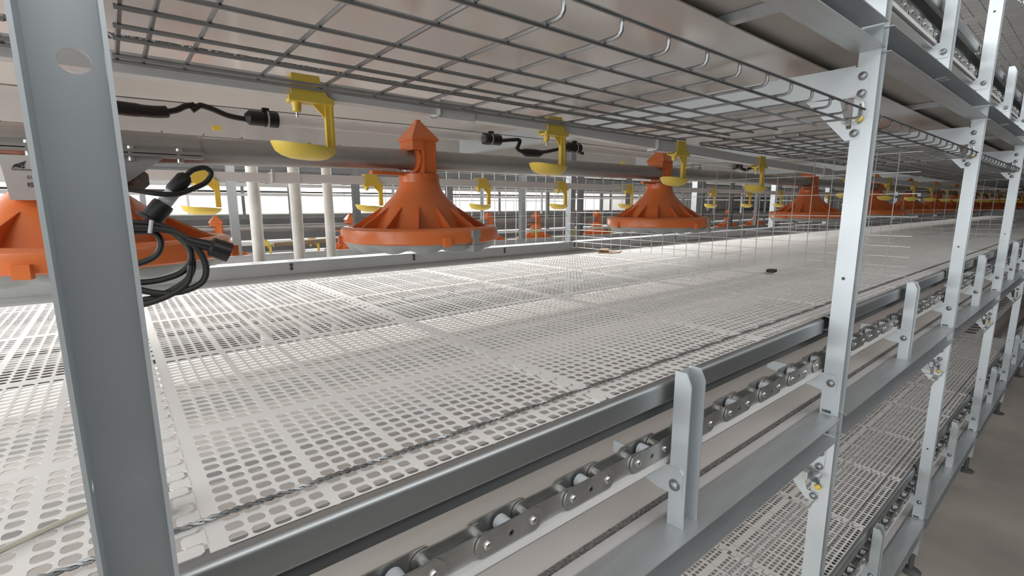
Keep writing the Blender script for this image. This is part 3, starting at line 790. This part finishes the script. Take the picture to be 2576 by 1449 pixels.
t = thing('control_box', 'white plastic control box with printed logo, left of the near post', 'box', (0, 0, 0))
bx = MB().prism([(-.1045, .0655), (.02, .0655), (.02, .008), (-.1, .008)], 'y', .905, .945)
obj('case', bx, 'boxw', t)
lg = MB()
def flat(mb, poly, y=.9046): mb.prism(poly, 'y', y, y + .0003)
L0x, L0z = -.087, .0525
flat(lg, [(L0x - .007, L0z - .0035), (L0x - .004, L0z + .001), (L0x, L0z + .0025), (L0x + .003, L0z - .0005), (L0x + .001, L0z - .0035), (L0x - .003, L0z - .0022)])
flat(lg, [(L0x + .0005, L0z + .0028), (L0x + .0045, L0z + .0045), (L0x + .0072, L0z + .0062), (L0x + .0052, L0z + .001), (L0x + .0042, L0z - .0005)])
flat(lg, [(L0x + .0015, L0z - .0038), (L0x + .0038, L0z - .001), (L0x + .0052, L0z - .0006), (L0x + .005, L0z - .0036)])
obj('logo', lg, 'ink', t)
def text(body, x, z, size, m, parent, y=.9046, name='lettering'):
    cu = bpy.data.curves.new(name, 'FONT'); cu.body = body; cu.size = size; cu.extrude = .0001; cu.align_x = 'LEFT'
    o = bpy.data.objects.new(name, cu)
    COL.objects.link(o)
    me = bpy.data.meshes.new_from_object(o.evaluated_get(bpy.context.evaluated_depsgraph_get()))
    bpy.data.objects.remove(o)
    me.transform(Matrix.Translation((x, y, z)) @ Matrix.Rotation(R(90), 4, 'X'))
    me.materials.clear(); me.materials.append(M[m])
    return obj(name, me, None, parent)
text('GZHuanxiang', -.0945, .0462, .0034, 'ink', t)
text('EI-JC', -.0815, .0355, .0062, 'inkg', t)
text('\u68c0\u6d4b', -.0825, .0252, .0072, 'ink', t)

# ------------------------------------------------------------------ partition of wires across the cage
def partition(x, lab, zt=.15, zb=-.205, ya=.36, yb=1.70, hz=(-.205, -.178, -.15, -.12, -.09, -.035, .03, .09, .145)):
    mb = MB()
    y = yb
    while y > ya: mb.tube([(x, y, zb), (x, y, zt)], .0012, 5); y -= .0541
    for z in hz: mb.tube([(x + .0025, ya - .01, z), (x + .0025, yb + .01, z)], .0010, 5)
    return tag(obj('wire_partition', mb, 'wirelight'), lab, 'wire partition', 'wire partitions across the cages')
partition(1.752, 'upright wire partition across the cage, left of the tall bright post')
partition(4.11, 'far upright wire partition right of the tall bright post')
tag(obj('black_clip', MB().box(1.742, 1.775, .712, .734, -.232, -.2215), 'black'), 'small black clip on the slats under the wire partition', 'clip')
tag(obj('card_scrap', MB().prism([(1.86, 1.60), (1.93, 1.655), (1.99, 1.65), (2.0, 1.6), (2.04, 1.585), (1.95, 1.54), (1.9, 1.55)], 'z', -.2375, -.2345).prism([(1.88, 1.61), (1.94, 1.645), (1.97, 1.62), (1.92, 1.58)], 'z', -.2345, -.219), 'card'), 'torn brown card scrap lying at the rear edge of the slats', 'scrap')
tag(obj('straw_strand', MB().tube(smooth([(-.125, .438, -.2362), (-.098, .449, -.2345), (-.068, .466, -.2355), (-.040, .48, -.2362)]), .0022, 6), 'straw'), 'thin straw strand lying on the slats left of the near post', 'straw')
tag(obj('nylon_roller', MB().lathe([(.0001, 0), (.012, 0), (.0125, .003), (.0125, .01), (.0001, .011)], 20, (-.001, .437, -.226), 'x'), 'roller'), 'small white roller peeking from behind the near post', 'roller')

# ------------------------------------------------------------------ rear side of the cage
rr = MB().prism([(1.655, -.240), (1.69, -.226), (1.69, -.2245), (1.652, -.2385)], 'x', XSTART, XEND)
t = thing('rear_rail', 'grey steel rail along the rear edge of the slat floor', 'rail', (0, 0, 0))
obj('ledge', MB().prism([(1.652, -.2485), (1.652, -.2385), (1.664, -.2335), (1.70, -.2225), (1.70, -.226), (1.662, -.2395)], 'x', XSTART, XEND), 'galv', t)
obj('kick_plate', MB().prism([(1.70, -.2265), (1.70, -.184), (1.712, -.1785), (1.73, -.1785), (1.73, -.180), (1.713, -.180), (1.702, -.185), (1.702, -.2265)], 'x', XSTART, XEND), 'zincshade', t)
bm_ = [0.442 + k * .452 for k in range(-2, 12)]
for x in bm_:
    for z in (-.1935, -.2055):
        obj('bolt', MB().lathe([(.006, 0), (.006, .0008), (.0048, .001), (.003, .003), (.0001, .0032)], 10, (x, 1.70, z), 'y'), 'ink', t)
for k in range(0, 8):
    x = 1.80 + k * 1.18
    c = MB()
    c.box(x, x + .002, 1.735, 1.77, FLOOR, 2.3); c.box(x + .0315, x + .0335, 1.735, 1.77, FLOOR, 2.3); c.box(x, x + .0335, 1.733, 1.735, FLOOR, 2.3)
    tag(obj('rear_post', c, 'zincshade'), 'zinc post at the rear side of the cage, %s along the row' % ORD[k], 'post', 'rear posts')
def alpha_mat():
    m = mat('cloudy_film', (.62, .60, .58), .18); m.node_tree.nodes['Principled BSDF'].inputs['Alpha'].default_value = .8; return m
M['film'] = alpha_mat()
tag(obj('film_strip', MB().box(XSTART, XEND, 1.776, 1.778, .186, .2975), 'film'), 'cloudy plastic film strip hanging below the ceiling at the rear', 'film strip')
# grid gate at the rear, between the middle feeder and the rear post
g = MB()
x = .90
while x < 1.80:
    g.tube([(x, 1.76, -.185), (x, 1.76, .142), (x, 1.755, .151), (x - .006, 1.75, .153)], .0017, 5); x += .0625
for z in (-.183, -.12, -.05, .02, .08, .135): g.tube([(.89, 1.763, z), (1.80, 1.763, z)], .0014, 5)
tag(obj('wire_gate', g, 'wirelight'), 'white wire grid gate at the rear, right of the middle feeder', 'wire gate')
for i, x in enumerate((.378, .512, .628)):
    tag(obj('white_pole', MB().tube([(x, 1.86, FLOOR), (x + .004, 1.86, 0), (x - .004, 1.86, 1.2)], .0195 if i < 2 else .0175, 18), 'pole'), ['weathered white pole behind the rear rail, leftmost of three', 'white pole behind the rear rail, middle of three', 'thinner white pole behind the rear rail, rightmost of three'][i], 'pole', 'white poles')
tag(obj('brown_pole', MB().tube([(.45, 1.95, -.142), (1.0, 1.95, -.123)], .0095, 12), 'brown'), 'brown stick lying level behind the white poles', 'stick')
for k in range(9):
    x = .25 + k * .62
    tag(obj('yellow_cleat', MB().box(x, x + .022, 1.66, 1.672, .215, .228), 'yellow'), 'small yellow cleat under the ceiling at the rear, %s from the left' % ORD[k], 'cleat', 'yellow cleats at the rear')

# ------------------------------------------------------------------ the next rows of cages
def row(Y, n_posts, x0, dx, lab, det=True, zoff=-.2):
    for k in range(n_posts):
        x = x0 + k * dx
        c = MB().box(x, x + .035, Y, Y + .035, FLOOR, 2.2)
        tag(obj('row_post', c, 'dark' if k % 3 else 'zincshade'), 'post of the %s, %s from the left' % (lab, ORD[k]), 'post', 'posts of the ' + lab)
    for tier in (0, -1, 1):
        dz = tier * TH
        nm = ['level with the slats', 'overhead', 'lowest'][0 if tier == 0 else 1 if tier > 0 else 2]
        tag(obj('row_rail', MB().box(-3, 22, Y - .012, Y + .0, -.285 + dz, -.235 + dz), 'galv'), 'steel rail of the %s, %s' % (lab, nm), 'rail', 'rails of the ' + lab)
        tag(obj('row_beam', MB().box(-3, 22, Y + .01, Y + .06, -.44 + dz, -.38 + dz), 'dark'), 'dark beam of the %s, %s' % (lab, nm), 'beam', 'beams of the ' + lab)
        tag(obj('row_floor', MB().box(-3, 22, Y + .02, Y + 1.25, -.355 + dz, -.34 + dz), 'slat'), 'slat floor of the %s, %s' % (lab, nm), 'floor panel', 'slat floors of the ' + lab)
        tag(obj('row_belt', MB().box(-3, 22, Y + .06, Y + 1.25, -.47 + dz, -.46 + dz), 'belt'), 'belt of the %s, %s' % (lab, nm), 'belt', 'belts of the ' + lab)
    tag(obj('row_cross_rail', MB().box(-3, 22, Y + 1.28, Y + 1.3, -.245, -.15), 'dark'), 'rear rail of the ' + lab, 'rail')
row(2.62, 16, .43, .55 * 2.18 / 2, 'second row of cages')
row(5.2, 14, .2, 1.18, 'third row of cages')
row(8.0, 14, .3, 1.18, 'fourth row of cages')
# lowered lines of the second row
tag(obj('row_water_pipe', MB().box(-2, 18, 2.92, 2.94, -.212, -.192), 'pvc'), 'white water pipe lowered in the second row', 'pipe')
tag(obj('row_water_pipe', MB().box(-2, 18, 3.55, 3.57, -.165, -.145), 'pvc'), 'rear white water pipe lowered in the second row', 'pipe')
tag(obj('row_feed_tube', MB().tube([(-2, 3.25, -.135), (18, 3.25, -.135)], .0222, 12), 'tube'), 'feed tube lowered in the second row', 'pipe')
for i, x in enumerate((-.1, .455, 1.24, 2.40, 2.93, 3.75, 4.6, 5.5, 6.4, 7.2)):
    o = dup(f2, (x, 3.25, -.135), 'small orange feeder of the second row, %s from the left' % ORD[i], 'orange feeders of the second row')
for i, x in enumerate((.50, .66, .92, 1.35, 1.75, 2.2, 2.65, 3.1, 3.6, 4.1)):
    dup(d0, (x, 2.93, -.202), 'small yellow drinker lowered in the second row, %s from the left' % ORD[i], 'yellow drinkers of the second row')
for j, (Y, z) in enumerate(((2.75, .16), (2.9, .11), (3.6, .2), (5.3, .27), (5.9, .12), (8.1, .36), (8.6, .22))):
    tag(obj('row_pipe', MB().tube([(-3, Y, z), (20, Y, z)], .010 if j % 2 else .015, 8), 'pvc' if j % 3 == 1 else 'dark'), 'thin level pipe above the far rows, %s by distance' % ORD[j], 'pipe', 'pipes above the far rows')

# ------------------------------------------------------------------ light
W = bpy.data.worlds.new('daylight'); SC.world = W; W.use_nodes = True
bg = W.node_tree.nodes['Background']; bg.inputs[0].default_value = (.92, .96, 1, 1); bg.inputs[1].default_value = 1.0
def area(name, loc, rot, sx, sy, power, col=(1, 1, 1)):
    l = bpy.data.lights.new(name, 'AREA'); l.shape = 'RECTANGLE'; l.size = sx; l.size_y = sy; l.energy = power; l.color = col
    o = bpy.data.objects.new(name, l); COL.objects.link(o); o.location = loc; o.rotation_euler = rot; return o
area('gable_daylight', (-2.4, .9, .45), (R(90), 0, R(-90)), 4.6, 3.7, 58, (.95, .98, 1))
area('aisle_side_fill', (-.6, -2.42, 2.15), (R(74), 0, 0), 10, .75, 78, (.98, .99, 1))  # fill added from the aisle side; no window is known there
area('rear_side_fill', (1.2, 2.5, .56), (R(-78), 0, 0), 6, .16, 38, (1, .99, .97))  # hidden fill added to lift the inner slats, not a known lamp
area('far_rows_fill', (6.0, 4.6, 2.5), (0, 0, 0), 20, .8, 260)  # overhead fill added for the back rows, no fixture known
area('far_rows_fill', (6.0, 10.2, 2.5), (0, 0, 0), 20, 1.5, 500)  # second added fill, farther back

# ------------------------------------------------------------------ camera
cam = bpy.data.cameras.new('camera'); co = bpy.data.objects.new('camera', cam); COL.objects.link(co)
cam.sensor_width = 36; cam.lens = 36 * 1217.3 / 2576; cam.clip_start = .01
yaw, pit, roll = R(39.23), R(9.7), R(-.12)
fw = Vector((math.sin(yaw) * math.cos(pit), math.cos(yaw) * math.cos(pit), -math.sin(pit)))
rt = Vector((math.cos(yaw), -math.sin(yaw), 0)); up = rt.cross(fw)
r2 = math.cos(roll) * rt + math.sin(roll) * up; u2 = -math.sin(roll) * rt + math.cos(roll) * up
co.matrix_world = Matrix(((r2.x, u2.x, -fw.x, 0), (r2.y, u2.y, -fw.y, 0), (r2.z, u2.z, -fw.z, 0), (0, 0, 0, 1)))
SC.camera = co
SC.view_settings.view_transform = 'Standard'; SC.view_settings.look = 'None'
SC.view_settings.gamma = 1; SC.view_settings.use_curve_mapping = False
SC.view_settings.exposure = .88
SC.cycles.caustics_reflective = False; SC.cycles.caustics_refractive = False
